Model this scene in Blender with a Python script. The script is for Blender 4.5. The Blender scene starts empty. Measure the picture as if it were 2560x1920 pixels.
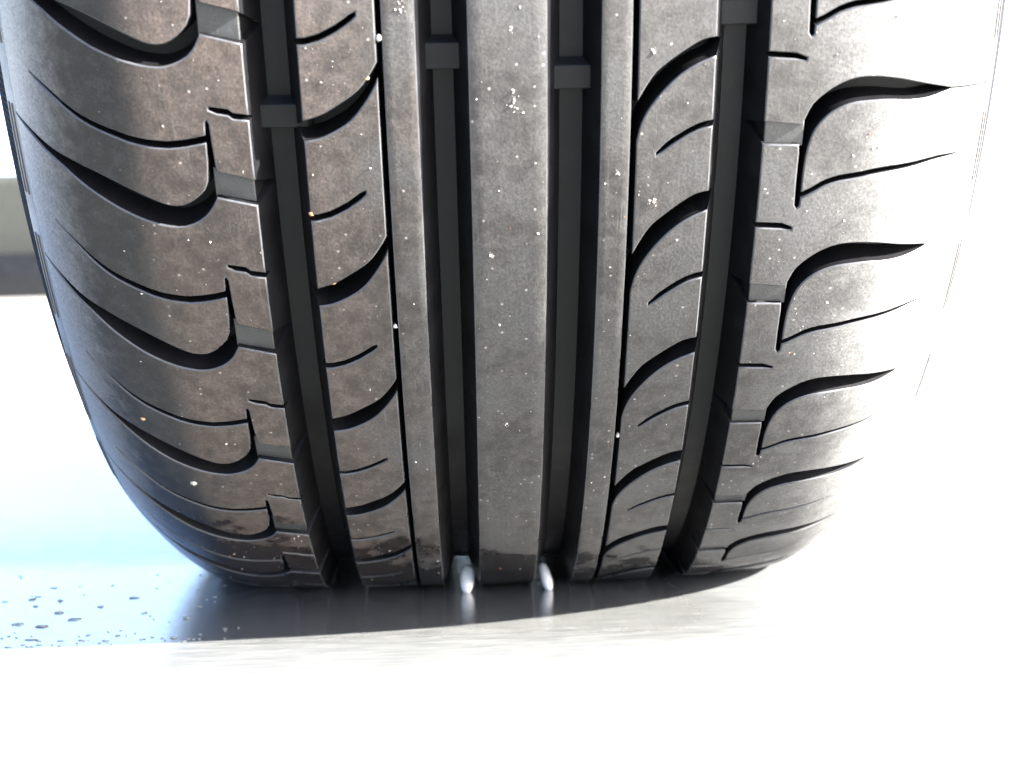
import bpy, math, random
import numpy as np
from mathutils import Matrix, Vector
from mathutils.geometry import delaunay_2d_cdt

random.seed(7)
rng = np.random.default_rng(7)
scene = bpy.context.scene
col = scene.collection

# ------------------------------------------------------------------ camera
R = 0.32                       # tyre radius, metres
ZG = -0.932                    # ground height below the axle, in radii
AXLE = Vector((0, 0, -ZG * R))
cam_data = bpy.data.cameras.new('camera')
cam = bpy.data.objects.new('camera', cam_data)
col.objects.link(cam)
pitch, yaw, roll = -0.098385, -0.030278, 0.027321
cyw, syw, cp, sp = math.cos(yaw), math.sin(yaw), math.cos(pitch), math.sin(pitch)
right = Vector((cyw, syw, 0))
fwd = Vector((-syw * cp, cyw * cp, sp))
up = Vector((syw * sp, -cyw * sp, cp))
cr, sr = math.cos(roll), math.sin(roll)
r2 = right * cr - up * sr
u2 = right * sr + up * cr
M = Matrix((r2, u2, -fwd)).transposed().to_4x4()
M.translation = Vector((-0.013766, -0.714027, 0.138485))
cam.matrix_world = M
cam_data.sensor_width = 36
cam_data.lens = 55.331
cam_data.clip_start = 0.02
cam_data.clip_end = 2000
cam_data.dof.use_dof = True
cam_data.dof.focus_distance = 0.47
cam_data.dof.aperture_fstop = 18
scene.camera = cam

# ------------------------------------------------------------------ light
SUN = Vector((1.12, -0.46, 0.66)).normalized()      # towards the sun
el = math.asin(SUN.z)
world = bpy.data.worlds.new('World')
scene.world = world
world.use_nodes = True
wn = world.node_tree.nodes
sky = wn.new('ShaderNodeTexSky')
sky.sky_type = 'NISHITA'
sky.sun_disc = False
sky.sun_elevation = el
sky.sun_rotation = math.atan2(SUN.x, SUN.y)
sky.air_density = 0.5
sky.dust_density = 2.0
sky.ozone_density = 1.0
world.node_tree.links.new(sky.outputs[0], wn['Background'].inputs[0])
wn['Background'].inputs[1].default_value = 0.080

sun_data = bpy.data.lights.new('sun', 'SUN')
sun_data.energy = 5.0
sun_data.angle = math.radians(0.5)
sun_data.color = (1.0, 0.96, 0.9)
sun = bpy.data.objects.new('sun', sun_data)
col.objects.link(sun)
sun.rotation_euler = (-SUN).to_track_quat('-Z', 'Y').to_euler()

scene.view_settings.view_transform = 'Standard'
scene.view_settings.look = 'None'
scene.view_settings.gamma = 1.0
scene.view_settings.exposure = 4.0


# ------------------------------------------------------------------ materials
class NT:
    def __init__(self, name):
        self.m = bpy.data.materials.new(name)
        self.m.use_nodes = True
        self.t = self.m.node_tree
        self.b = self.t.nodes['Principled BSDF']

    def n(self, kind, **kw):
        nd = self.t.nodes.new(kind)
        for k, v in kw.items():
            if k.startswith('i_'):
                key = k[2:].replace('_', ' ')
                nd.inputs[key].default_value = v
            else:
                setattr(nd, k, v)
        return nd

    def l(self, a, b):
        self.t.links.new(a, b)

    def math(self, op, a, b=None, clamp=False):
        nd = self.n('ShaderNodeMath', operation=op, use_clamp=clamp)
        for i, v in enumerate((a, b)):
            if v is None:
                continue
            if isinstance(v, (int, float)):
                nd.inputs[i].default_value = v
            else:
                self.l(v, nd.inputs[i])
        return nd.outputs[0]

    def ramp(self, v, lo, hi, a=0.0, b=1.0, smooth=True):
        nd = self.n('ShaderNodeMapRange', interpolation_type='SMOOTHSTEP' if smooth else 'LINEAR')
        self.l(v, nd.inputs[0])
        for i, q in enumerate((lo, hi, a, b)):
            nd.inputs[1 + i].default_value = q
        return nd.outputs[0]

    def mix(self, f, a, b):
        nd = self.n('ShaderNodeMix', data_type='RGBA')
        for s, v in ((0, f), (6, a), (7, b)):
            if isinstance(v, (int, float)):
                nd.inputs[s].default_value = v
            elif isinstance(v, tuple):
                nd.inputs[s].default_value = (*v, 1)
            else:
                self.l(v, nd.inputs[s])
        return nd.outputs[2]

    def noise(self, vec, scale, detail=4.0, rough=0.55):
        nd = self.n('ShaderNodeTexNoise', i_Scale=scale, i_Detail=detail, i_Roughness=rough)
        self.l(vec, nd.inputs['Vector'])
        return nd.outputs[0]

    def scaled(self, vec, s):
        nd = self.n('ShaderNodeMapping')
        nd.inputs['Scale'].default_value = s
        self.l(vec, nd.inputs['Vector'])
        return nd.outputs[0]

    def bump(self, h, strength, dist, prev=None):
        nd = self.n('ShaderNodeBump', i_Strength=strength, i_Distance=dist)
        self.l(h, nd.inputs['Height'])
        if prev is not None:
            self.l(prev, nd.inputs['Normal'])
        return nd.outputs[0]


def tread_material():
    k = NT('dusty_tread_rubber')
    geo = k.n('ShaderNodeTexCoord').outputs['Object']
    at = k.n('ShaderNodeAttribute', attribute_name='tread')
    sep = k.n('ShaderNodeSeparateXYZ')
    k.l(at.outputs['Vector'], sep.inputs[0])
    t = sep.outputs[0]
    blot = k.noise(geo, 38, 5, 0.6)
    mid = k.noise(geo, 210, 5, 0.65)
    fine = k.noise(geo, 1250, 3, 0.65)
    # worn, dusty running surface beside clean left shoulder; widened right to paint sun glare
    edge = k.math('ADD', k.math('MAXIMUM', k.math('MULTIPLY', t, -1.0), k.math('SUBTRACT', t, 0.115)), k.math('MULTIPLY', k.math('SUBTRACT', mid, 0.5), 0.05))
    edge = k.math('ADD', edge, k.math('MULTIPLY', k.math('SUBTRACT', blot, 0.5), 0.03))
    run = k.ramp(edge, 0.300, 0.330, 1, 0)
    film = k.ramp(k.math('ADD', k.math('MULTIPLY', blot, 0.65), k.math('MULTIPLY', mid, 0.35)), 0.36, 0.58, 0.50, 1.0)
    grain = k.ramp(fine, 0.30, 0.70, 0.50, 1.38, False)
    dust_glare = k.mix(k.ramp(mid, 0.35, 0.65), (0.021, 0.0180, 0.0158), (0.039, 0.036, 0.0337))
    dust_glare = k.mix(k.ramp(blot, 0.38, 0.66), dust_glare, (0.033, 0.033, 0.0325))
    dust_glare = k.mix(k.ramp(k.math('ADD', t, k.math('MULTIPLY', k.math('SUBTRACT', blot, 0.5), 0.10)), 0.22, 0.36), dust_glare, (0.100, 0.099, 0.097))  # right shoulder paler still: sun glare painted into the dust colour
    brown = k.mix(k.ramp(mid, 0.35, 0.65), (0.029, 0.020, 0.015), (0.052, 0.040, 0.033))
    dust_glare = k.mix(k.ramp(k.math('ADD', t, k.math('MULTIPLY', k.math('SUBTRACT', blot, 0.5), 0.25)), -0.19, -0.04, 1, 0), dust_glare, brown)
    rub = k.mix(k.ramp(mid, 0.4, 0.7), (0.006, 0.007, 0.008), (0.015, 0.016, 0.017))
    outer = k.ramp(k.math('ADD', k.math('ABSOLUTE', t), k.math('MULTIPLY', k.math('SUBTRACT', mid, 0.5), 0.05)), 0.365, 0.425, 0, 0.8)
    rub = k.mix(outer, rub, (0.130, 0.126, 0.118))  # dusty outer edge, lightened further to paint the shoulder sheen
    c = k.mix(k.math('MULTIPLY', run, film), rub, dust_glare)
    mulc = k.n('ShaderNodeMix', data_type='RGBA', blend_type='MULTIPLY')
    mulc.inputs[0].default_value = 1.0
    k.l(c, mulc.inputs[6])
    k.l(grain, mulc.inputs[7])
    c = mulc.outputs[2]
    # pale specks ground into the rubber
    vor = k.n('ShaderNodeTexVoronoi', i_Scale=420.0)
    k.l(geo, vor.inputs['Vector'])
    sc_ = k.n('ShaderNodeSeparateColor')
    k.l(vor.outputs['Color'], sc_.inputs[0])
    pick = k.math('GREATER_THAN', sc_.outputs[0], 0.90)
    spot = k.math('MULTIPLY', pick, k.ramp(vor.outputs['Distance'], 0.10, 0.22, 1, 0))
    spot = k.math('MULTIPLY', spot, k.math('ADD', k.math('MULTIPLY', run, 0.7), 0.1))
    c = k.mix(spot, c, (0.20, 0.18, 0.165))
    # chalky smudges and scuffs along the rolling direction
    sm = k.noise(geo, 75, 6, 0.75)
    chalk = k.math('MULTIPLY', k.ramp(sm, 0.655, 0.72), k.ramp(k.noise(geo, 620, 4, 0.7), 0.48, 0.62))
    c = k.mix(k.math('MULTIPLY', chalk, k.math('MULTIPLY', run, 0.75)), c, (0.26, 0.25, 0.235))
    scuff = k.ramp(k.noise(k.scaled(geo, (1500, 70, 70)), 1.0, 3, 0.6), 0.62, 0.75, 0, 0.35)
    c = k.mix(k.math('MULTIPLY', scuff, run), c, (0.095, 0.090, 0.085))
    # damp lower edge where the tread meets the wet floor
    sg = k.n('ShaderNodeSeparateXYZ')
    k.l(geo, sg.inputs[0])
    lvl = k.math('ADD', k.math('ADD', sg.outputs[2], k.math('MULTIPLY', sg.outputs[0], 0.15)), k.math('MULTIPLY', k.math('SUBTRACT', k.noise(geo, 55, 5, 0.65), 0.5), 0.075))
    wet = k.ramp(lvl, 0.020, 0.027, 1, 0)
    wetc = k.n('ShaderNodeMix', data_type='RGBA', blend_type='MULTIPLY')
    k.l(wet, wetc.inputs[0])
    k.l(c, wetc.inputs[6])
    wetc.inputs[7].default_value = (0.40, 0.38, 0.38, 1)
    k.l(wetc.outputs[2], k.b.inputs['Base Color'])
    ro = k.mix(run, (0.29, 0.29, 0.29), (0.56, 0.56, 0.56))
    ro = k.mix(wet, ro, (0.22, 0.22, 0.22))
    k.l(ro, k.b.inputs['Roughness'])
    k.l(k.ramp(run, 0, 1, 0.34, 0.5), k.b.inputs['Specular IOR Level'])
    n1 = k.bump(fine, 0.45, 0.00016)
    n2 = k.bump(mid, 0.25, 0.0004, n1)
    k.l(n2, k.b.inputs['Normal'])
    return k.m


def rubber(name, colr, rough, bump=0.2, scale=900, dusty=0.0, spec=0.5, damp=False):
    k = NT(name)
    geo = k.n('ShaderNodeTexCoord').outputs['Object']
    fine = k.noise(geo, scale, 4, 0.6)
    mid = k.noise(geo, 90, 5, 0.6)
    c2 = tuple(v * 1.5 + 0.012 * dusty for v in colr)
    c = k.mix(k.ramp(mid, 0.4, 0.7), colr, c2)
    if dusty:
        c = k.mix(k.ramp(fine, 0.52, 0.75, 0, dusty), c, (0.085, 0.075, 0.066))
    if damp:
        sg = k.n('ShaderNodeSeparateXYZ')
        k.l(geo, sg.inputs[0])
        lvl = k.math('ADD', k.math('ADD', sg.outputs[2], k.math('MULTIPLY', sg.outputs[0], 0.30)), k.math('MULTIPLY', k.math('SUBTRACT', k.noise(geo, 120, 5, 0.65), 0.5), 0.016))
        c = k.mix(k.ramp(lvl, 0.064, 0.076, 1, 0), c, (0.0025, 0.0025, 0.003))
    k.l(c, k.b.inputs['Base Color'])
    k.l(k.ramp(mid, 0.3, 0.7, rough - 0.06, rough + 0.08), k.b.inputs['Roughness'])
    k.l(k.bump(fine, bump, 0.0003), k.b.inputs['Normal'])
    k.b.inputs['Specular IOR Level'].default_value = spec
    return k.m


def ground_material():
    k = NT('polished_concrete')
    geo = k.n('ShaderNodeTexCoord').outputs['Object']
    st = k.noise(k.scaled(geo, (14, 150, 1)), 3.0, 6, 0.65)
    big = k.noise(geo, 9, 5, 0.6)
    fin = k.noise(k.scaled(geo, (1, 3, 1)), 700, 4, 0.6)
    sg = k.n('ShaderNodeSeparateXYZ')
    k.l(geo, sg.inputs[0])
    wob = k.math('MULTIPLY', k.math('SUBTRACT', k.noise(k.scaled(geo, (1, 2.5, 1)), 16, 5, 0.6), 0.5), 0.035)
    yy = k.math('ADD', sg.outputs[1], wob)
    side = k.ramp(k.math('ADD', sg.outputs[0], wob), 0.055, 0.10, 1, 0)
    front = k.math('MULTIPLY', k.ramp(yy, -0.215, -0.175), side)
    wet = k.math('MULTIPLY', front, k.ramp(yy, -0.07, -0.01, 1, 0))
    dry_shading = k.mix(k.ramp(st, 0.3, 0.7), (0.100, 0.103, 0.098), (0.135, 0.136, 0.130))
    dry_shading = k.mix(k.ramp(big, 0.35, 0.7), dry_shading, (0.115, 0.120, 0.112))
    damp = k.mix(k.ramp(st, 0.3, 0.7), (0.075, 0.078, 0.077), (0.125, 0.127, 0.123))
    dry_shading = k.mix(k.ramp(yy, -0.05, 0.12), dry_shading, (0.62, 0.61, 0.58))  # light painted in: floor paler behind, where the tyre's shadow falls
    dry_shading = k.mix(k.ramp(k.math('ADD', sg.outputs[0], wob), 0.11, 0.24), dry_shading, (0.48, 0.475, 0.455))  # pale floor added at right to bounce light onto the shoulder
    dry_shading = k.mix(k.math('MULTIPLY', k.math('MULTIPLY', k.ramp(sg.outputs[0], 0.08, 0.20, 1, 0), k.ramp(yy, -0.31, -0.19)), k.ramp(yy, -0.05, 0.05, 1, 0)), dry_shading, k.mix(k.ramp(st, 0.3, 0.7), (0.037, 0.040, 0.041), (0.060, 0.063, 0.064)))  # soft shade in front of the tyre, painted into the floor colour
    c = k.mix(wet, dry_shading, damp)
    c = k.mix(k.ramp(fin, 0.60, 0.75, 0, 0.45), c, (0.06, 0.058, 0.055))
    k.l(c, k.b.inputs['Base Color'])
    strk = k.math('ADD', k.noise(k.scaled(geo, (70, 620, 1)), 1.0, 4, 0.65), k.ramp(yy, -0.20, -0.135, 0, 0.20))
    k.l(k.math('MULTIPLY', front, k.ramp(strk, 0.40, 0.50)), k.b.inputs['Coat Weight'])
    k.b.inputs['Coat IOR'].default_value = 1.8
    k.l(k.ramp(st, 0.3, 0.75, 0.05, 0.13), k.b.inputs['Coat Roughness'])
    k.l(k.ramp(wet, 0, 1, 0.75, 0.25), k.b.inputs['Roughness'])
    n = k.bump(st, 0.10, 0.0006)
    n = k.bump(fin, 0.12, 0.0002, n)
    rip = k.noise(k.scaled(geo, (120, 700, 1)), 1.0, 4, 0.6)
    k.l(k.bump(rip, 0.65, 0.00020, k.bump(fin, 0.25, 0.00006)), k.b.inputs['Coat Normal'])
    k.l(n, k.b.inputs['Normal'])
    return k.m


def plain(name, a, b, rough, scale=60, bump=0.2, dist=0.001):
    k = NT(name)
    geo = k.n('ShaderNodeTexCoord').outputs['Object']
    nz = k.noise(geo, scale, 5, 0.6)
    k.l(k.mix(k.ramp(nz, 0.35, 0.65), a, b), k.b.inputs['Base Color'])
    k.b.inputs['Roughness'].default_value = rough
    k.b.inputs['Specular IOR Level'].default_value = 0.15
    k.l(k.bump(nz, bump, dist), k.b.inputs['Normal'])
    return k.m


MAT = {
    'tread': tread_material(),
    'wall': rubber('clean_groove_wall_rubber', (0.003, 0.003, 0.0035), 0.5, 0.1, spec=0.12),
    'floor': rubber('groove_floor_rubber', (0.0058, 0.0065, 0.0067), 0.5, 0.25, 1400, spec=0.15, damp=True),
    'ledge': rubber('slot_ledge_rubber', (0.016, 0.017, 0.0175), 0.5, 0.25, 1400, 0.25),
    'edge': rubber('glint_edge_rubber', (0.030, 0.031, 0.033), 0.30, 0.1),  # bevels smoother and paler, edge highlights partly painted into the colour
    'side': rubber('sidewall_rubber', (0.005, 0.005, 0.006), 0.75, 0.3, spec=0.12),
    'band': rubber('shoulder_rubber', (0.034, 0.033, 0.032), 0.40, 0.3, 1300, 0.5),
    'ground': ground_material(),
    'wall_paint': plain('grey_green_render', (0.019, 0.0205, 0.0185), (0.023, 0.024, 0.0215), 0.8),
    'cream_stone': plain('cream_stone', (0.26, 0.25, 0.22), (0.36, 0.34, 0.30), 0.8, 900),
    'kerb': plain('dark_kerb', (0.0025, 0.003, 0.004), (0.005, 0.0055, 0.0065), 0.55),
    'grit': plain('grit', (0.14, 0.155, 0.15), (0.22, 0.23, 0.21), 0.8, 900),
    'arch_white': plain('arch_white', (0.68, 0.67, 0.64), (0.78, 0.77, 0.74), 0.6, 900),
    'tan_stone': plain('tan_stone', (0.28, 0.17, 0.08), (0.36, 0.24, 0.13), 0.8, 900),
    'grain': plain('pale_sand', (0.22, 0.20, 0.18), (0.42, 0.40, 0.38), 0.7, 300),
    'rust': plain('rusty_sand', (0.22, 0.08, 0.035), (0.30, 0.13, 0.06), 0.8, 300),
}

# ------------------------------------------------------------------ tyre surface
K = 0.085324
TS, RHO = 0.285, 0.19
_t = np.linspace(0, 0.95, 4751)
_a = np.where(_t < TS, 2 * K * _t, 2 * K * TS + (_t - TS) / RHO)
_a = np.where(_t > 0.508, np.radians(70) + (_t - 0.508) * np.radians(20) / 0.10, np.minimum(_a, np.radians(70)))
_a = np.where(_t > 0.608, np.radians(90) + (_t - 0.608) * np.radians(42) / 0.25, _a)
_am = (_a[1:] + _a[:-1]) / 2
_dt = _t[1] - _t[0]
_x = np.r_[0, np.cumsum(np.cos(_am)) * _dt]
_d = np.r_[0, np.cumsum(np.sin(_am)) * _dt]
EPS = 0.010


def S0(t, ph):
    t = np.asarray(t, float)
    at = np.abs(t)
    x = np.sign(t) * np.interp(at, _t, _x)
    r = 1 - np.interp(at, _t, _d)
    pd = np.degrees((np.asarray(ph) + np.pi) % (2 * np.pi) - np.pi)
    r = r - 0.025 * np.clip((at - 0.22) / 0.2, 0, 1) ** 2 * np.exp(-(pd / 25.0) ** 2)
    y = -r * np.sin(ph)
    z = -r * np.cos(ph)
    z = ZG + EPS * np.logaddexp(0, (z - ZG) / EPS)
    return np.stack([x, y, z - ZG], -1)


def surf(t, ph, h):
    """Point at depth h under the tread surface (all lengths in tyre radii) -> metres."""
    t = np.asarray(t, float)
    ph = np.asarray(ph, float)
    e = 2e-4
    p = S0(t, ph)
    n = np.cross(S0(t, ph + e) - S0(t, ph - e), S0(t + e, ph) - S0(t - e, ph))
    n /= np.linalg.norm(n, axis=-1, keepdims=True)
    # outward normal must point away from the axle
    s = np.sign(np.einsum('...i,...i->...', n, p - np.array([0, 0, -ZG])))
    return (p - n * (np.asarray(h) * s)[..., None]) * R


def depth_at(t):
    return np.interp(np.abs(t), [0, 0.235, 0.33, 0.42, 0.447, 0.47], [0.034, 0.034, 0.026, 0.011, 0.004, 0.004])


def mesh_obj(name, verts, faces, mats, parent=None, fmat=None, attr=None, sharp=None):
    me = bpy.data.meshes.new(name)
    me.from_pydata([tuple(v) for v in verts], [], faces)
    for m in mats:
        me.materials.append(m)
    if fmat is not None:
        me.polygons.foreach_set('material_index', np.asarray(fmat, dtype=np.int32))
    me.polygons.foreach_set('use_smooth', np.ones(len(me.polygons), dtype=bool))
    if attr is not None:
        a = me.attributes.new('tread', 'FLOAT_VECTOR', 'POINT')
        a.data.foreach_set('vector', np.asarray(attr, dtype=np.float32).ravel())
    me.update()
    if sharp:
        me.set_sharp_from_angle(angle=math.radians(sharp))
    o = bpy.data.objects.new(name, me)
    col.objects.link(o)
    if parent:
        o.parent = parent
    return o


def tag(o, label, cat, group=None):
    o['label'] = label
    o['category'] = cat
    if group:
        o['group'] = group
    return o


# ------------------------------------------------------------------ setting
def sheet(name, x0, x1, y0, y1, z, mat):
    o = mesh_obj(name, [(x0, y0, z), (x1, y0, z), (x1, y1, z), (x0, y1, z)], [(0, 1, 2, 3)], [mat])
    o['kind'] = 'structure'
    return o


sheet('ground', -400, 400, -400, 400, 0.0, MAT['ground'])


def prism(name, prof, x0, x1, mat, parent=None, ang=0.0, loc=(0, 0, 0)):
    n = len(prof)
    v = [(x0, y, z) for y, z in prof] + [(x1, y, z) for y, z in prof]
    f = [(i, (i + 1) % n, n + (i + 1) % n, n + i) for i in range(n)] + [tuple(range(n))[::-1], tuple(range(n, 2 * n))]
    o = mesh_obj(name, v, f, [mat], parent, sharp=40)
    o.location = loc
    o.rotation_euler = (0, 0, ang)
    return o


w = prism('low_wall', [(0, 0), (0.18, 0), (0.18, 0.29), (0.16, 0.31), (0.02, 0.31), (0, 0.29)], -2.0, 0.55, MAT['wall_paint'], loc=(-1.05, 3.35, 0), ang=math.radians(-6))
tag(w, 'low grey green wall blurred behind the left side of the tyre', 'wall')
arc = [(-0.06 + 0.05 * math.cos(a), 0.06 + 0.05 * math.sin(a)) for a in np.linspace(math.pi, math.pi / 2, 7)]
kb = prism('kerb', [(-0.10, 0.0), (-0.11, 0.02)] + arc + [(-0.006, 0.11), (-0.006, 0)], -2.0, 0.55, MAT['kerb'], loc=(-1.05, 3.35, 0), ang=math.radians(-6))
tag(kb, 'dark rounded kerb at the foot of the low blurred wall', 'kerb')

# ------------------------------------------------------------------ the tyre
tyre = bpy.data.objects.new('tyre', None)
col.objects.link(tyre)
tyre.location = (0, 0, 0)
tag(tyre, 'black car tyre standing on the pale floor, dusty tread facing the camera', 'tyre')


def sweep(name, prof, nphi, mats, seg_mat, parent, sharp=45, extra=None, ph0=0.0, ph1=360.0):
    """prof: list of (t, depth); swept round the axle."""
    closed = abs(ph1 - ph0 - 360) < 1e-6
    ph = np.radians(np.linspace(ph0, ph1, nphi, endpoint=not closed))
    tt = np.array([q[0] for q in prof])
    hh = np.array([q[1] for q in prof])
    T, P = np.meshgrid(tt, ph, indexing='ij')
    H = np.repeat(hh[:, None], nphi, 1)
    if extra is not None:
        H = H + extra(T, P)
    V = surf(T, P, H).reshape(-1, 3)
    A = np.stack([T, P, H], -1).reshape(-1, 3)
    F, fm = [], []
    m = len(prof)
    last = nphi if closed else nphi - 1
    for i in range(m - 1):
        a, b = i * nphi, (i + 1) * nphi
        for j in range(last):
            k = (j + 1) % nphi
            F.append((a + j, b + j, b + k, a + k))
            fm.append(seg_mat[i])
    return mesh_obj(name, V, F, mats, parent, fm, A, sharp)


# inner casing: the floor of every groove
tl = np.linspace(-0.455, 0.455, 92)
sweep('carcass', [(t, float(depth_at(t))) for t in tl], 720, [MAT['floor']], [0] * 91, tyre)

BV = 0.0013
# unseen wheel, added to keep sunlight from passing through the tyre
rimp = [(-0.36, 0.62), (-0.34, 0.60), (-0.30, 0.585), (-0.10, 0.54), (0.16, 0.54), (0.20, 0.50), (0.22, 0.30), (0.20, 0.12), (0.21, 0.0)]
na = 96
rv = [(x * R, -r * R * math.sin(2 * math.pi * j / na), (-ZG - r * math.cos(2 * math.pi * j / na)) * R) for x, r in rimp for j in range(na)]
rf = [(i * na + j, (i + 1) * na + j, (i + 1) * na + (j + 1) % na, i * na + (j + 1) % na) for i in range(len(rimp) - 1) for j in range(na)]
mesh_obj('unseen_wheel_rim', rv, rf, [MAT['kerb']], tyre, sharp=40)


def rib(name, t0, t1, d0, d1, n, bl=BV, br=BV):
    D = 0.036
    p = [(t0 - d0, D), (t0, bl), (t0 + bl * 0.3, bl * 0.3), (t0 + bl, 0)]
    p += [(t, 0) for t in np.linspace(t0 + bl, t1 - br, n)[1:-1]]
    p += [(t1 - br, 0), (t1 - br * 0.3, br * 0.3), (t1, br), (t1 + d1, D)]
    sm = [1, 2, 2] + [0] * (len(p) - 7) + [2, 2, 1]
    return sweep(name, p, 900, [MAT['tread'], MAT['wall'], MAT['edge']], sm, tyre, 42)


DR = 0.0130
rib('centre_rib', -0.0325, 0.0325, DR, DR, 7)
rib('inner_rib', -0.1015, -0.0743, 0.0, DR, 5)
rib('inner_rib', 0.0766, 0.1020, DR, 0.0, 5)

# raised seams and serrated sidewalls
for s in (-1, 1):
    band = [(s * t, 0.0) for t in np.linspace(0.4470, 0.4640, 8)] + [(s * 0.4650, 0.0015), (s * 0.4655, 0.006)]
    if s > 0:
        band = band[::-1]
    sweep('shoulder_band', band, 720, [MAT['band']], [0] * 9, tyre, 40)

    def teeth(T, P):
        w_ = np.clip((np.abs(T) - 0.4665) / 0.004, 0, 1) * np.clip((0.545 - np.abs(T)) / 0.01, 0, 1)
        return w_ * 0.0020 * (np.sin(P * 900 + T * 60) > 0)
    ser = [(s * 0.4652, 0.008)] + [(s * t, 0.0030) for t in np.linspace(0.4662, 0.55, 9)]
    if s > 0:
        ser = ser[::-1]
    sweep('serrated_band', ser, 3600, [MAT['side']], [0] * 9, tyre, 30, teeth)
    sw = [(s * t, 0.0032) for t in np.linspace(0.548, 0.92, 28)]
    if s > 0:
        sw = sw[::-1]
    sweep('sidewall', sw, 360, [MAT['side']], [0] * 27, tyre, 60)


# ---- blocks cut out by the grooves ---------------------------------------
class Row:
    """pitch coordinate q (1 per tread pitch, growing downwards) <-> angle"""
    def __init__(self, nodes, ref):
        self.nodes = list(nodes)
        self.ref = ref                    # index of the pitch the shapes were read from
        up_ = list(nodes)
        while up_[0] < 84:
            up_.insert(0, up_[0] + 8.6)
            self.ref += 1
        self.last_vis_top = 0
        dn = up_
        while dn[-1] > -62:
            dn.append(dn[-1] - 9.0)
        self.phi = np.array(dn)

    def q(self, phi):
        return float(np.interp(-phi, -self.phi, np.arange(len(self.phi)))) - self.ref

    def at(self, q):
        n = len(self.phi)
        if q < 0:
            return self.phi[0] - q * (self.phi[0] - self.phi[1])
        if q > n - 1:
            return self.phi[-1] - (q - n + 1) * (self.phi[-2] - self.phi[-1])
        return float(np.interp(q, np.arange(n), self.phi))


def spline(pts, step=0.006):
    """Catmull-Rom through (t, phi_deg) points."""
    P = np.array(pts, float)
    if len(P) < 3:
        return [tuple(p) for p in P]
    E_ = np.vstack([2 * P[0] - P[1], P, 2 * P[-1] - P[-2]])
    out = []
    for i in range(1, len(E_) - 2):
        p0, p1, p2, p3 = E_[i - 1:i + 3]
        L = math.hypot(p2[0] - p1[0], math.radians(p2[1] - p1[1]))
        n = max(1, int(round(L / step)))
        for j in range(n):
            u = j / n
            out.append(tuple(0.5 * (2 * p1 + (p2 - p0) * u + (2 * p0 - 5 * p1 + 4 * p2 - p3) * u * u + (3 * p1 - p0 - 3 * p2 + p3) * u ** 3)))
    out.append(tuple(P[-1]))
    return out


def slit(pts, hw, taper=True):
    """a narrow cut running along pts (from its mouth to its tip): there and back again"""
    c = spline(pts, 0.008)
    n = len(c)
    a, b = [], []
    for i, (t, ph) in enumerate(c):
        f = i / (n - 1)
        w_ = hw * (1 - f ** 3 * 0.9) if taper else hw * (1.0 if f < 0.97 else 0.6)
        # small kinks as in the moulded sipe
        k = 0.10 if (i // 3) % 2 else 0.0
        a.append((t, ph + w_ + k * hw))
        b.append((t, ph - w_ + k * hw))
    return a, b


def dense(poly, step=0.010):
    out = []
    n = len(poly)
    for i in range(n):
        a, b = poly[i], poly[(i + 1) % n]
        L = math.hypot(b[0] - a[0], b[1] - a[1])
        if L < 1e-5:
            continue
        m = max(1, int(math.ceil(L / step)))
        for j in range(m):
            f = j / m
            out.append(tuple(a[k] + (b[k] - a[k]) * f for k in range(3)))
    return out


def inside(poly, X, Y):
    c = np.zeros(X.shape, bool)
    n = len(poly)
    j = n - 1
    for i in range(n):
        xi, yi = poly[i]
        xj, yj = poly[j]
        with np.errstate(divide='ignore', invalid='ignore'):
            hit = ((yi > Y) != (yj > Y)) & (X < (xj - xi) * (Y - yi) / (yj - yi + 1e-30) + xi)
        c ^= hit
        j = i
    return c


TOPS = []


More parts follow.
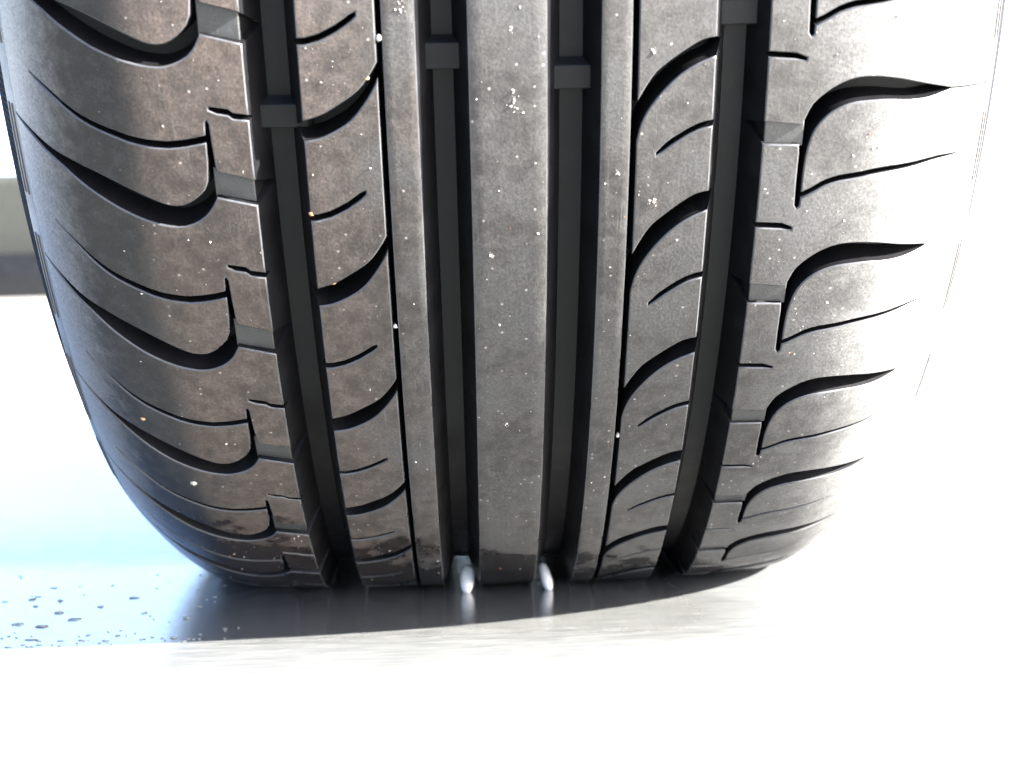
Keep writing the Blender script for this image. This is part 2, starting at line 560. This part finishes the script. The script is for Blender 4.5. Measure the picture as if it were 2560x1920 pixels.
def piece(name, poly, parent, top=0.0, depth=0.036, bev=BV, mats=None, grid=(0.012, 0.014), step=0.010):
    """poly: list of (t, phi_rad, draft); extruded down from the tread surface."""
    mats = mats or [MAT['tread'], MAT['wall'], MAT['edge']]
    eb = 2 if len(mats) > 2 else 0
    P3 = dense(poly, step)
    P = np.array([(a, b) for a, b, _ in P3])
    dr = np.array([c for _, _, c in P3])
    x, y = P[:, 0], P[:, 1]
    if np.sum(x * np.roll(y, -1) - np.roll(x, -1) * y) < 0:
        P = P[::-1].copy()
        dr = dr[::-1].copy()
    e1 = P - np.roll(P, 1, 0)
    e2 = np.roll(P, -1, 0) - P
    e1 /= np.linalg.norm(e1, axis=1, keepdims=True) + 1e-12
    e2 /= np.linalg.norm(e2, axis=1, keepdims=True) + 1e-12
    n1 = np.stack([-e1[:, 1], e1[:, 0]], 1)
    n2 = np.stack([-e2[:, 1], e2[:, 0]], 1)
    nn = n1 + n2
    L = np.linalg.norm(nn, axis=1, keepdims=True)
    nn = np.where(L > 0.15, nn / np.maximum(L, 1e-6), -e1 * 1.0 + e2 * 0.0)
    mit = 1 / np.maximum(np.einsum('ij,ij->i', nn, n1), 0.6)
    nn = nn * mit[:, None]
    n = len(P)
    if top == 0.0:
        TOPS.append(P + nn * 0.0016)
    r0, r1, r2_ = P, P + nn * bev * 0.3, P + nn * bev
    rb = P - nn * dr[:, None]
    # fill of the top
    gx = np.arange(P[:, 0].min(), P[:, 0].max(), grid[0])
    gy = np.arange(P[:, 1].min(), P[:, 1].max(), grid[1])
    GX, GY = np.meshgrid(gx, gy)
    GX, GY = GX.ravel(), GY.ravel()
    ok = inside(r2_, GX, GY)
    G = np.stack([GX[ok], GY[ok]], 1)
    if len(G):
        d = np.sqrt(((G[:, None] - r2_[None]) ** 2).sum(-1)).min(1)
        G = G[d > 0.0035]
    pts = [Vector(v) for v in r2_] + [Vector(v) for v in G]
    vo, _, fo, ov, _, _ = delaunay_2d_cdt(pts, [], [list(range(n))], 1, 1e-7)
    top_xy = np.array([(v.x, v.y) for v in vo])
    idx = {}
    for k, lst in enumerate(ov):
        for o_ in lst:
            idx[o_] = k
    nv = len(top_xy)
    tt = np.concatenate([top_xy, r1, r0, r0, rb])
    hh = np.concatenate([np.full(nv, top), np.full(n, top + bev * 0.3), np.full(n, top + bev), np.full(n, top + bev),
                         np.maximum(top + bev, np.minimum(depth, depth_at(rb[:, 0]) + 0.002))])
    V = surf(tt[:, 0], tt[:, 1], hh)
    A = np.stack([tt[:, 0], tt[:, 1], hh], 1)
    F, fm = [], []
    for f in fo:
        c = top_xy[list(f)].mean(0)
        if len(f) == 3:
            F.append(tuple(f)[::-1])
            fm.append(0)
    b1, b0, w0, w1 = nv, nv + n, nv + 2 * n, nv + 3 * n
    for i in range(n):
        j = (i + 1) % n
        if i in idx and j in idx:
            F.append((idx[j], idx[i], b1 + i, b1 + j))
            fm.append(eb)
        F.append((b1 + j, b1 + i, b0 + i, b0 + j))
        fm.append(eb)
        F.append((w0 + j, w0 + i, w1 + i, w1 + j))
        fm.append(1)
    return mesh_obj(name, V, F, mats, parent, fm, A, 50)


# every row's shapes, as (lateral position in radii, angle in degrees from the bottom)
A_ = Row([69.58, 61.44, 52.21, 43.07, 34.38, 27.0, 19.0, 10.5], 1)
B_ = Row([64.94, 55.60, 46.27, 37.27, 29.6, 22.0, 13.5], 0)
C_ = Row([69.57, 61.77, 52.78, 43.53, 34.53, 26.8, 19.0, 10.5], 0)
D_ = Row([64.17, 54.93, 45.79, 37.13, 29.3, 21.8, 13.5], 0)

A_LOW = [(-.2481, 62.04), (-.2558, 61.29), (-.2652, 60.79), (-.2784, 60.47), (-.2911, 60.47), (-.3091, 60.71), (-.3286, 61.15),
         (-.3487, 61.72), (-.370, 62.40), (-.3894, 63.12), (-.4077, 63.69), (-.4277, 64.42), (-.4437, 65.00)]
A_UP = [(-.2540, 62.88), (-.2576, 62.44), (-.2670, 61.92), (-.2774, 61.61), (-.2899, 61.61), (-.3046, 61.94), (-.3222, 62.41),
        (-.3436, 62.93), (-.3702, 63.42), (-.3969, 63.85), (-.4163, 64.33), (-.4437, 65.06)]
A_SIPE = [(-.2517, 65.12), (-.2663, 64.93), (-.2842, 64.81), (-.3086, 64.99), (-.3266, 65.27), (-.3497, 65.72), (-.3710, 66.31), (-.3903, 67.05), (-.4121, 67.84)]
A_SHORT = [(-.2144, 66.16), (-.2274, 66.25), (-.2312, 66.42), (-.2404, 66.51), (-.2469, 66.63)]


def row_a(i):
    q = lambda L, dq, dr=0.0: [(t, math.radians(A_.at(A_.q(ph) + A_.ref * 0 + i + dq)), dr) for t, ph in L]
    sa, sb = slit(A_SIPE, 0.17)
    ha, hb = slit(A_SHORT, 0.13, False)
    poly = []
    poly += q([(-.2144, 62.95), (-.2455, 63.39), (-.2466, 63.57), (-.2477, 64.75), (-.2484, 65.88), (-.2497, 66.05), (-.2510, 65.95)], 0, 0.0)
    poly[0] = (poly[0][0], poly[0][1], DR)
    poly += q(sa, 0) + q(sb[::-1], 0)
    poly += q([(-.2520, 63.91)], 0)
    poly += q(spline(A_UP), 0, 0.003)
    poly += q([(-.4480, 65.20)], 0)
    poly += q([(-.4480, 65.20)], -1)
    poly += q(spline(A_LOW[::-1]), -1, 0.003)
    poly += q([(-.2144, 61.58)], -1, DR)
    poly += q(ha, 0)[:1] and [(-.2144, q(ha, 0)[0][1], DR)] + q(ha, 0)[1:] + q(hb[::-1], 0)[:-1] + [(-.2144, q(hb, 0)[0][1], DR)]
    piece('shoulder_block', poly, tyre)
    tie = q([(-.2160, 61.45), (-.2160, 63.10), (-.2500, 63.55), (-.2500, 61.90)], 0)
    tie = [(-.2160, tie[0][1], DR * 0.55), (-.2160, tie[1][1], DR * 0.55), tie[2], tie[3]]
    piece('tie_bar', tie, tyre, top=0.0052, bev=0.0010, mats=[MAT['ledge'], MAT['wall']])


B_UP = [(-.1705, 65.93), (-.1543, 66.23), (-.1404, 66.70), (-.1279, 67.17), (-.1194, 67.63), (-.1108, 68.32), (-.1063, 68.76)]
B_LOW = [(-.1705, 64.94), (-.1585, 65.05), (-.1446, 65.41), (-.1305, 65.97), (-.1189, 66.76), (-.1102, 67.54), (-.1063, 68.05)]
B_SIPE = [(-.1705, 60.86), (-.1641, 60.85), (-.1527, 61.04), (-.1383, 61.47), (-.1266, 61.99), (-.1216, 62.21)]


def row_b(i):
    q = lambda L, dq, dr=0.0: [(t, math.radians(B_.at(B_.q(ph) + i + dq)), dr) for t, ph in L]
    sa, sb = slit(B_SIPE, 0.17, False)
    poly = q(spline(B_LOW), 0, 0.002)
    poly[0] = (poly[0][0], poly[0][1], DR)
    bot = q(spline(B_UP[::-1]), 1, 0.006)
    bot[-1] = (bot[-1][0], bot[-1][1], DR)
    poly += bot
    s1 = q(sb, 0) + q(sa[::-1], 0)
    s1[0] = (s1[0][0], s1[0][1], DR)
    s1[-1] = (s1[-1][0], s1[-1][1], DR)
    poly += s1
    poly[len(poly) - 1] = s1[-1]
    piece('tread_block', poly, tyre)


C_UP = [(.1712, 69.57), (.1597, 69.43), (.1492, 69.10), (.1361, 68.59), (.1230, 67.99), (.1153, 67.37), (.1072, 66.55)]
C_LOW = [(.1712, 68.67), (.1564, 68.32), (.1433, 67.87), (.1302, 67.18), (.1185, 66.32), (.1108, 65.44), (.1072, 64.54)]
C_SIPE = [(.1712, 65.36), (.1589, 65.18), (.1442, 64.71), (.1322, 64.24), (.1242, 63.83)]


def row_c(i):
    q = lambda L, dq, dr=0.0: [(t, math.radians(C_.at(C_.q(ph) + i + dq)), dr) for t, ph in L]
    sa, sb = slit(C_SIPE, 0.15, False)
    poly = q(spline(C_LOW), 0, 0.002)
    poly[0] = (poly[0][0], poly[0][1], DR)
    bot = q(spline(C_UP[::-1]), 1, 0.007)
    bot[-1] = (bot[-1][0], bot[-1][1], DR)
    poly += bot
    s1 = q(sb, 0) + q(sa[::-1], 0)
    s1[0] = (s1[0][0], s1[0][1], DR)
    s1[-1] = (s1[-1][0], s1[-1][1], DR)
    poly += s1
    piece('tread_block', poly, tyre)


D_UP = [(.2475, 65.06), (.2509, 65.55), (.2556, 66.11), (.2659, 66.66), (.2777, 67.07), (.2911, 67.32), (.3081, 67.32), (.3297, 67.10), (.3536, 66.70), (.3888, 66.10)]
D_LOW = [(.2516, 60.70), (.2517, 61.90), (.2521, 63.09), (.2545, 64.11), (.2589, 64.86), (.2676, 65.51), (.2781, 65.89), (.2931, 66.14), (.3177, 66.15), (.3396, 65.98), (.3577, 65.91), (.3768, 65.99), (.3888, 66.06)]
D_SIPE = [(.2519, 61.30), (.2588, 61.48), (.2709, 61.89), (.2848, 62.14), (.3004, 62.25), (.3216, 62.36), (.3567, 62.37), (.3839, 62.34), (.4118, 62.11)]
D_SHORT = [(.2146, 68.64), (.2374, 68.51), (.2471, 68.33)]


def row_d(i):
    q = lambda L, dq, dr=0.0: [(t, math.radians(D_.at(D_.q(ph) + i + dq)), dr) for t, ph in L]
    sa, sb = slit(D_SIPE, 0.15)
    ha, hb = slit(D_SHORT, 0.13, False)
    poly = q([(.2146, 64.17)], 0, DR) + q([(.2462, 64.05), (.2470, 63.53), (.2469, 62.23), (.2474, 60.75), (.2495, 60.55)], 0)
    low = spline(D_LOW)
    k = next(i_ for i_, p_ in enumerate(low) if p_[1] > 61.5)
    poly += q([p_ for p_ in low[:k] if p_[1] < 61.1], 0, 0.0) + q(sb, 0) + q(sa[::-1], 0) + q(low[k:], 0, 0.003)
    poly += q([(.4480, 65.5)], 0) + q([(.4480, 65.5)], 1)
    poly += q(spline(D_UP[::-1]), 1, 0.003)
    poly += q([(.2146, 65.31)], 1, DR)
    s1 = q(hb, 1) + q(ha[::-1], 1)
    s1[0] = (s1[0][0], s1[0][1], DR)
    s1[-1] = (s1[-1][0], s1[-1][1], DR)
    poly += s1
    piece('shoulder_block', poly, tyre)
    tie = [(.2162, math.radians(D_.at(D_.q(64.05) + i)), DR * 0.5), (.2162, math.radians(D_.at(D_.q(65.45) + i)), DR * 0.5)]
    tie += q([(.2500, 65.20), (.2500, 63.90)], 0)
    piece('tie_bar', tie, tyre, top=0.0036, bev=0.0010, mats=[MAT['ledge'], MAT['wall']])


def ridge(s, a0, a1):
    for c, hw in ((0.4535, 0.0011), (0.4600, 0.0011)):
        poly = [(s * (c - hw), math.radians(a0), 0), (s * (c + hw), math.radians(a0), 0),
                (s * (c + hw), math.radians(a1), 0), (s * (c - hw), math.radians(a1), 0)]
        piece('shoulder_ridge', poly, tyre, top=-0.0009, depth=0.002, bev=0.0006, mats=[MAT['band'], MAT['band']])


def wear_bar(t0, t1, a0, a1):
    poly = [(t0 - 0.003, math.radians(a0 - 0.08), 0.004), (t1 + 0.003, math.radians(a0 - 0.08), 0.004),
            (t1 + 0.003, math.radians(a1 + 0.05), 0.003), (t0 - 0.003, math.radians(a1 + 0.05), 0.003)]
    piece('wear_bar', poly, tyre, top=0.0200, bev=0.0016, mats=[MAT['floor'], MAT['floor']])


ROWS = ((A_, row_a), (B_, row_b), (C_, row_c), (D_, row_d))
before = set(col.objects)
for row, fn in ROWS:
    n = len(row.phi)
    for k in range(1, n - 1):
        fn(k)
# the rest of the circumference repeats one undeformed pitch
for row, fn in ROWS:
    mark = set(col.objects)
    fn(1)
    temp = [o for o in col.objects if o not in mark]
    top_a, bot_a = row.phi[0], row.phi[-2] + 360
    pl = row.phi[0] - row.phi[1]
    cnt = int(round((bot_a - top_a) / pl))
    stepa = (bot_a - top_a) / cnt
    for j in range(cnt):
        al = math.radians(-(j + 1) * stepa)
        Mx = Matrix.Translation(AXLE) @ Matrix.Rotation(al, 4, 'X') @ Matrix.Translation(-AXLE)
        for o in temp:
            c = o.copy()
            col.objects.link(c)
            c.parent = tyre
            c.matrix_basis = Mx
    for o in temp:
        bpy.data.objects.remove(o)

for k in range(6):
    o_ = -60 * k
    if k in (0, 1, 5):
        wear_bar(-.2144, -.1705, 66.5 + o_, 65.13 + o_)
        wear_bar(-.0743, -.0325, 69.42 + o_, 67.96 + o_)
        wear_bar(.0325, .0766, 68.17 + o_, 66.82 + o_)
        wear_bar(.1712, .2146, 71.15 + o_, 69.76 + o_)
for a0, a1 in ((84.0, 77.9), (74.6, 68.9), (65.55, 60.1), (57.4, 51.4), (48.0, 41.8), (39.0, 33.4)):
    ridge(-1, a1, a0)
for a0, a1 in ((82.0, 77.0), (73.2, 67.9), (63.7, 59.4), (55.2, 50.0), (46.0, 41.0)):
    ridge(1, a1, a0)


# ------------------------------------------------------------------ small stones, grit and groove-mouth lumps
def stone_mesh(seed, n=10):
    rg = np.random.default_rng(seed)
    ico = [(0, 0, 1), (.894, 0, .447), (.276, .851, .447), (-.724, .526, .447), (-.724, -.526, .447), (.276, -.851, .447),
           (.724, .526, -.447), (-.276, .851, -.447), (-.894, 0, -.447), (-.276, -.851, -.447), (.724, -.526, -.447), (0, 0, -1)]
    F = [(0, 1, 2), (0, 2, 3), (0, 3, 4), (0, 4, 5), (0, 5, 1), (1, 6, 2), (2, 7, 3), (3, 8, 4), (4, 9, 5), (5, 10, 1),
         (2, 6, 7), (3, 7, 8), (4, 8, 9), (5, 9, 10), (1, 10, 6), (11, 7, 6), (11, 8, 7), (11, 9, 8), (11, 10, 9), (11, 6, 10)]
    V = np.array(ico) * (1 + rg.uniform(-0.45, 0.35, (12, 1)))
    return V, F


def stone(name, pos, size, mat, seed, label, cat, group=None):
    V, F = stone_mesh(seed)
    o = mesh_obj(name, V * np.array(size), F, [mat])
    o.location = pos
    tag(o, label, cat, group)
    return o


def on_tread(t, a, h=0.0):
    return tuple(surf(np.array([t]), np.array([math.radians(a)]), np.array([h]))[0])


stone('pebble', on_tread(-.1040, 69.9, .001), (0.00080, 0.00072, 0.00112), MAT['cream_stone'], 1, 'small cream stone wedged in the thin groove left of centre, near the top', 'pebble')
stone('pebble', on_tread(-.1159, 68.0, .003), (0.00112, 0.00096, 0.00128), MAT['tan_stone'], 2, 'orange brown grit packed in the curved slot below the cream stone', 'pebble')
stone('pebble', on_tread(-.1565, 57.0, .002), (0.00136, 0.00096, 0.00064), MAT['tan_stone'], 3, 'orange tan stone in the curved slot left of centre, mid height', 'pebble')
stone('pebble', on_tread(-.1040, 54.2, .001), (0.00064, 0.00064, 0.00072), MAT['cream_stone'], 4, 'tiny white stone wedged in the thin groove left of centre, mid height', 'pebble')
stone('pebble', on_tread(.1047, 45.2, .001), (0.00072, 0.00072, 0.00096), MAT['cream_stone'], 5, 'pale stone wedged in the thin groove right of centre, low down', 'pebble')
stone('pebble', on_tread(-.3193, 40.98, -.0005), (0.00128, 0.00064, 0.00080), MAT['cream_stone'], 6, 'white chip stuck on the lower left shoulder', 'pebble')
stone('pebble', on_tread(-.2765, 45.2, -.0003), (0.00048, 0.00040, 0.00048), MAT['cream_stone'], 7, 'tiny white chip above the white chip on the lower left shoulder', 'pebble')
stone('pebble', on_tread(-.3572, 46.42, -.0003), (0.00112, 0.00056, 0.00080), MAT['tan_stone'], 8, 'tan speck of dirt on the left shoulder edge, low down', 'pebble')
stone('pebble', on_tread(-.1700, 61.05, .001), (0.00088, 0.00064, 0.00080), MAT['rust'], 9, 'rusty red grit at the mouth of the short slit left of centre', 'pebble')

for i, (gx, gy, sz, lb) in enumerate((
        (-.1843, -.107, .0017, 'dark grit speck on the wet floor, topmost at the far left edge'),
        (-.1725, -.111, .0012, 'tiny dark grit speck just right of the topmost one at the far left'),
        (-.1800, -.119, .0014, 'small dark grit speck below the topmost one at the far left'),
        (-.1440, -.1105, .0026, 'large lone grit speck on the wet floor nearest the tyre'),
        (-.1540, -.124, .0016, 'small grit speck lower left of the large lone speck'),
        (-.1680, -.131, .0022, 'flat grit speck in the middle of the scatter on the wet floor'),
        (-.1590, -.142, .0030, 'largest flat grit speck of the scatter on the wet floor'),
        (-.1790, -.146, .0024, 'flat grit speck at the left of the lowest pair on the wet floor'),
        (-.1690, -.151, .0026, 'flat grit speck at the right of the lowest pair on the wet floor'),
        (-.1180, -.146, .0013, 'tiny grit speck beside the edge of the tyre reflection'))):
    stone('grit_speck', (gx, gy, 0.0001), (sz, sz * 0.8, 0.0004), MAT['grit'], 40 + i, lb, 'grit', 'grit specks on the wet floor')


def bright_arch(pos, size, tilt, seed, label):  # white lump added for the bright arch at a groove mouth
    rg = np.random.default_rng(seed)
    V, F = [(0, 0, 1)], []
    nu, nv = 18, 10
    ph_ = rg.uniform(0, 6.28, 3)
    for i in range(1, nv):
        for j in range(nu):
            a_, b_ = math.pi * i / nv, 2 * math.pi * j / nu
            k_ = 1 + 0.07 * math.sin(2 * b_ + ph_[0]) * math.sin(a_) + 0.05 * math.sin(3 * a_ + ph_[1])
            V.append((k_ * math.sin(a_) * math.cos(b_), k_ * math.sin(a_) * math.sin(b_), k_ * math.cos(a_)))
    V.append((0, 0, -1))
    for j in range(nu):
        F.append((0, 1 + j, 1 + (j + 1) % nu))
        for i in range(nv - 2):
            p_ = 1 + i * nu
            F.append((p_ + j, p_ + nu + j, p_ + nu + (j + 1) % nu, p_ + (j + 1) % nu))
        F.append((1 + (nv - 2) * nu + j, len(V) - 1, 1 + (nv - 2) * nu + (j + 1) % nu))
    o = mesh_obj('pebble', np.array(V) * np.array(size), F, [MAT['arch_white']])
    o.location = pos
    o.rotation_euler = (0, tilt, 0)
    tag(o, label, 'pebble')


bright_arch((-0.0150, -0.1200, 0.0050), (0.0026, 0.0026, 0.0056), math.radians(4), 61, 'rounded white lump standing in for the bright arch at the base of the groove left of the centre rib')
bright_arch((0.0152, -0.1200, 0.0050), (0.0023, 0.0026, 0.0056), math.radians(-14), 63, 'rounded white lump standing in for the bright arch at the base of the groove right of the centre rib')

V_, F_ = [], []
Vr, Fr = [], []
TOPS += [np.array([(c0, 0.0), (c1, 0.0), (c1, 2.0), (c0, 2.0)]) for c0, c1 in ((-.031, .031), (-.099, -.0765), (.0785, .100))]
ct = rng.uniform(-.36, .33, 4200)
ca = np.radians(rng.uniform(24, 78, 4200))
# grit gathers in loose patches
cl = rng.uniform([-.36, .42], [.33, 1.36], (26, 2))
dd = np.sqrt(((np.stack([ct, ca], 1)[:, None] - cl[None]) ** 2).sum(-1)).min(1)
keep = rng.random(4200) < 0.16 + 0.75 * np.exp(-(dd / 0.035) ** 2)
hit = np.zeros(4200, bool)
for tp in TOPS:
    hit |= inside(tp, ct, ca)
for t, a in zip(ct[keep & hit], ca[keep & hit]):
    V, F = stone_mesh(int(rng.integers(1 << 30)))
    s_ = 0.00007 + 0.00030 * rng.random() ** 5
    c_ = surf(np.array([t]), np.array([a]), np.array([-0.0001]))[0]
    tgt = (Vr, Fr) if rng.random() < 0.07 else (V_, F_)
    base = len(tgt[0])
    tgt[0].extend((V * s_ * rng.uniform(0.5, 1.5, 3) + c_).tolist())
    tgt[1].extend([tuple(base + i for i in f) for f in F])
# denser smears of pale dust
for t0_, a0_, rt, ra, cnt in ((.0045, 66.6, .0040, .0075, 34), (.0025, 70.2, .0018, .0022, 12), (.1228, 61.3, .0040, .0022, 26), (.1200, 69.0, .0022, .0020, 12),
                              (.0918, 62.9, .0016, .0022, 9), (-.0160, 58.6, .0026, .0016, 10), (-.0860, 71.2, .0026, .0060, 16), (-.0040, 46.6, .0026, .0030, 10)):
    for _ in range(cnt):
        V, F = stone_mesh(int(rng.integers(1 << 30)))
        t = t0_ + rng.normal() * rt * 0.6
        a = math.radians(a0_) + rng.normal() * ra * 0.6
        s_ = 0.00010 + 0.00028 * rng.random() ** 3
        c_ = surf(np.array([t]), np.array([a]), np.array([0.0002]))[0]
        base = len(V_)
        V_.extend((V * s_ * rng.uniform(0.6, 1.6, 3) + c_).tolist())
        F_.extend([tuple(base + i for i in f) for f in F])
o = mesh_obj('sand_grains', V_, F_, [MAT['grain']])
o['kind'] = 'stuff'
tag(o, 'pale sand grains scattered over the dusty tread', 'sand')
o = mesh_obj('rust_grains', Vr, Fr, [MAT['rust']])
o['kind'] = 'stuff'
tag(o, 'reddish dirt grains scattered over the dusty tread', 'dirt')

Vg, Fg = [], []
for _ in range(110):
    V, F = stone_mesh(int(rng.integers(1 << 30)))
    sz = 0.0003 + 0.0008 * rng.random() ** 3
    gx, gy = rng.uniform(-.22, -.095), rng.uniform(-.182, -.06)
    if rng.random() < 0.5:
        gy = -0.180 + 0.018 * rng.random() ** 1.5
    base = len(Vg)
    Vg.extend((V * np.array([sz * rng.uniform(1, 2.6), sz, 0.0002]) + np.array([gx, gy, 0.0001])).tolist())
    Fg.extend([tuple(base + i for i in f) for f in F])
o = mesh_obj('floor_grit', Vg, Fg, [MAT['grit']])
o['kind'] = 'stuff'
tag(o, 'fine grey grit strewn over the wet floor left of the tyre', 'grit')
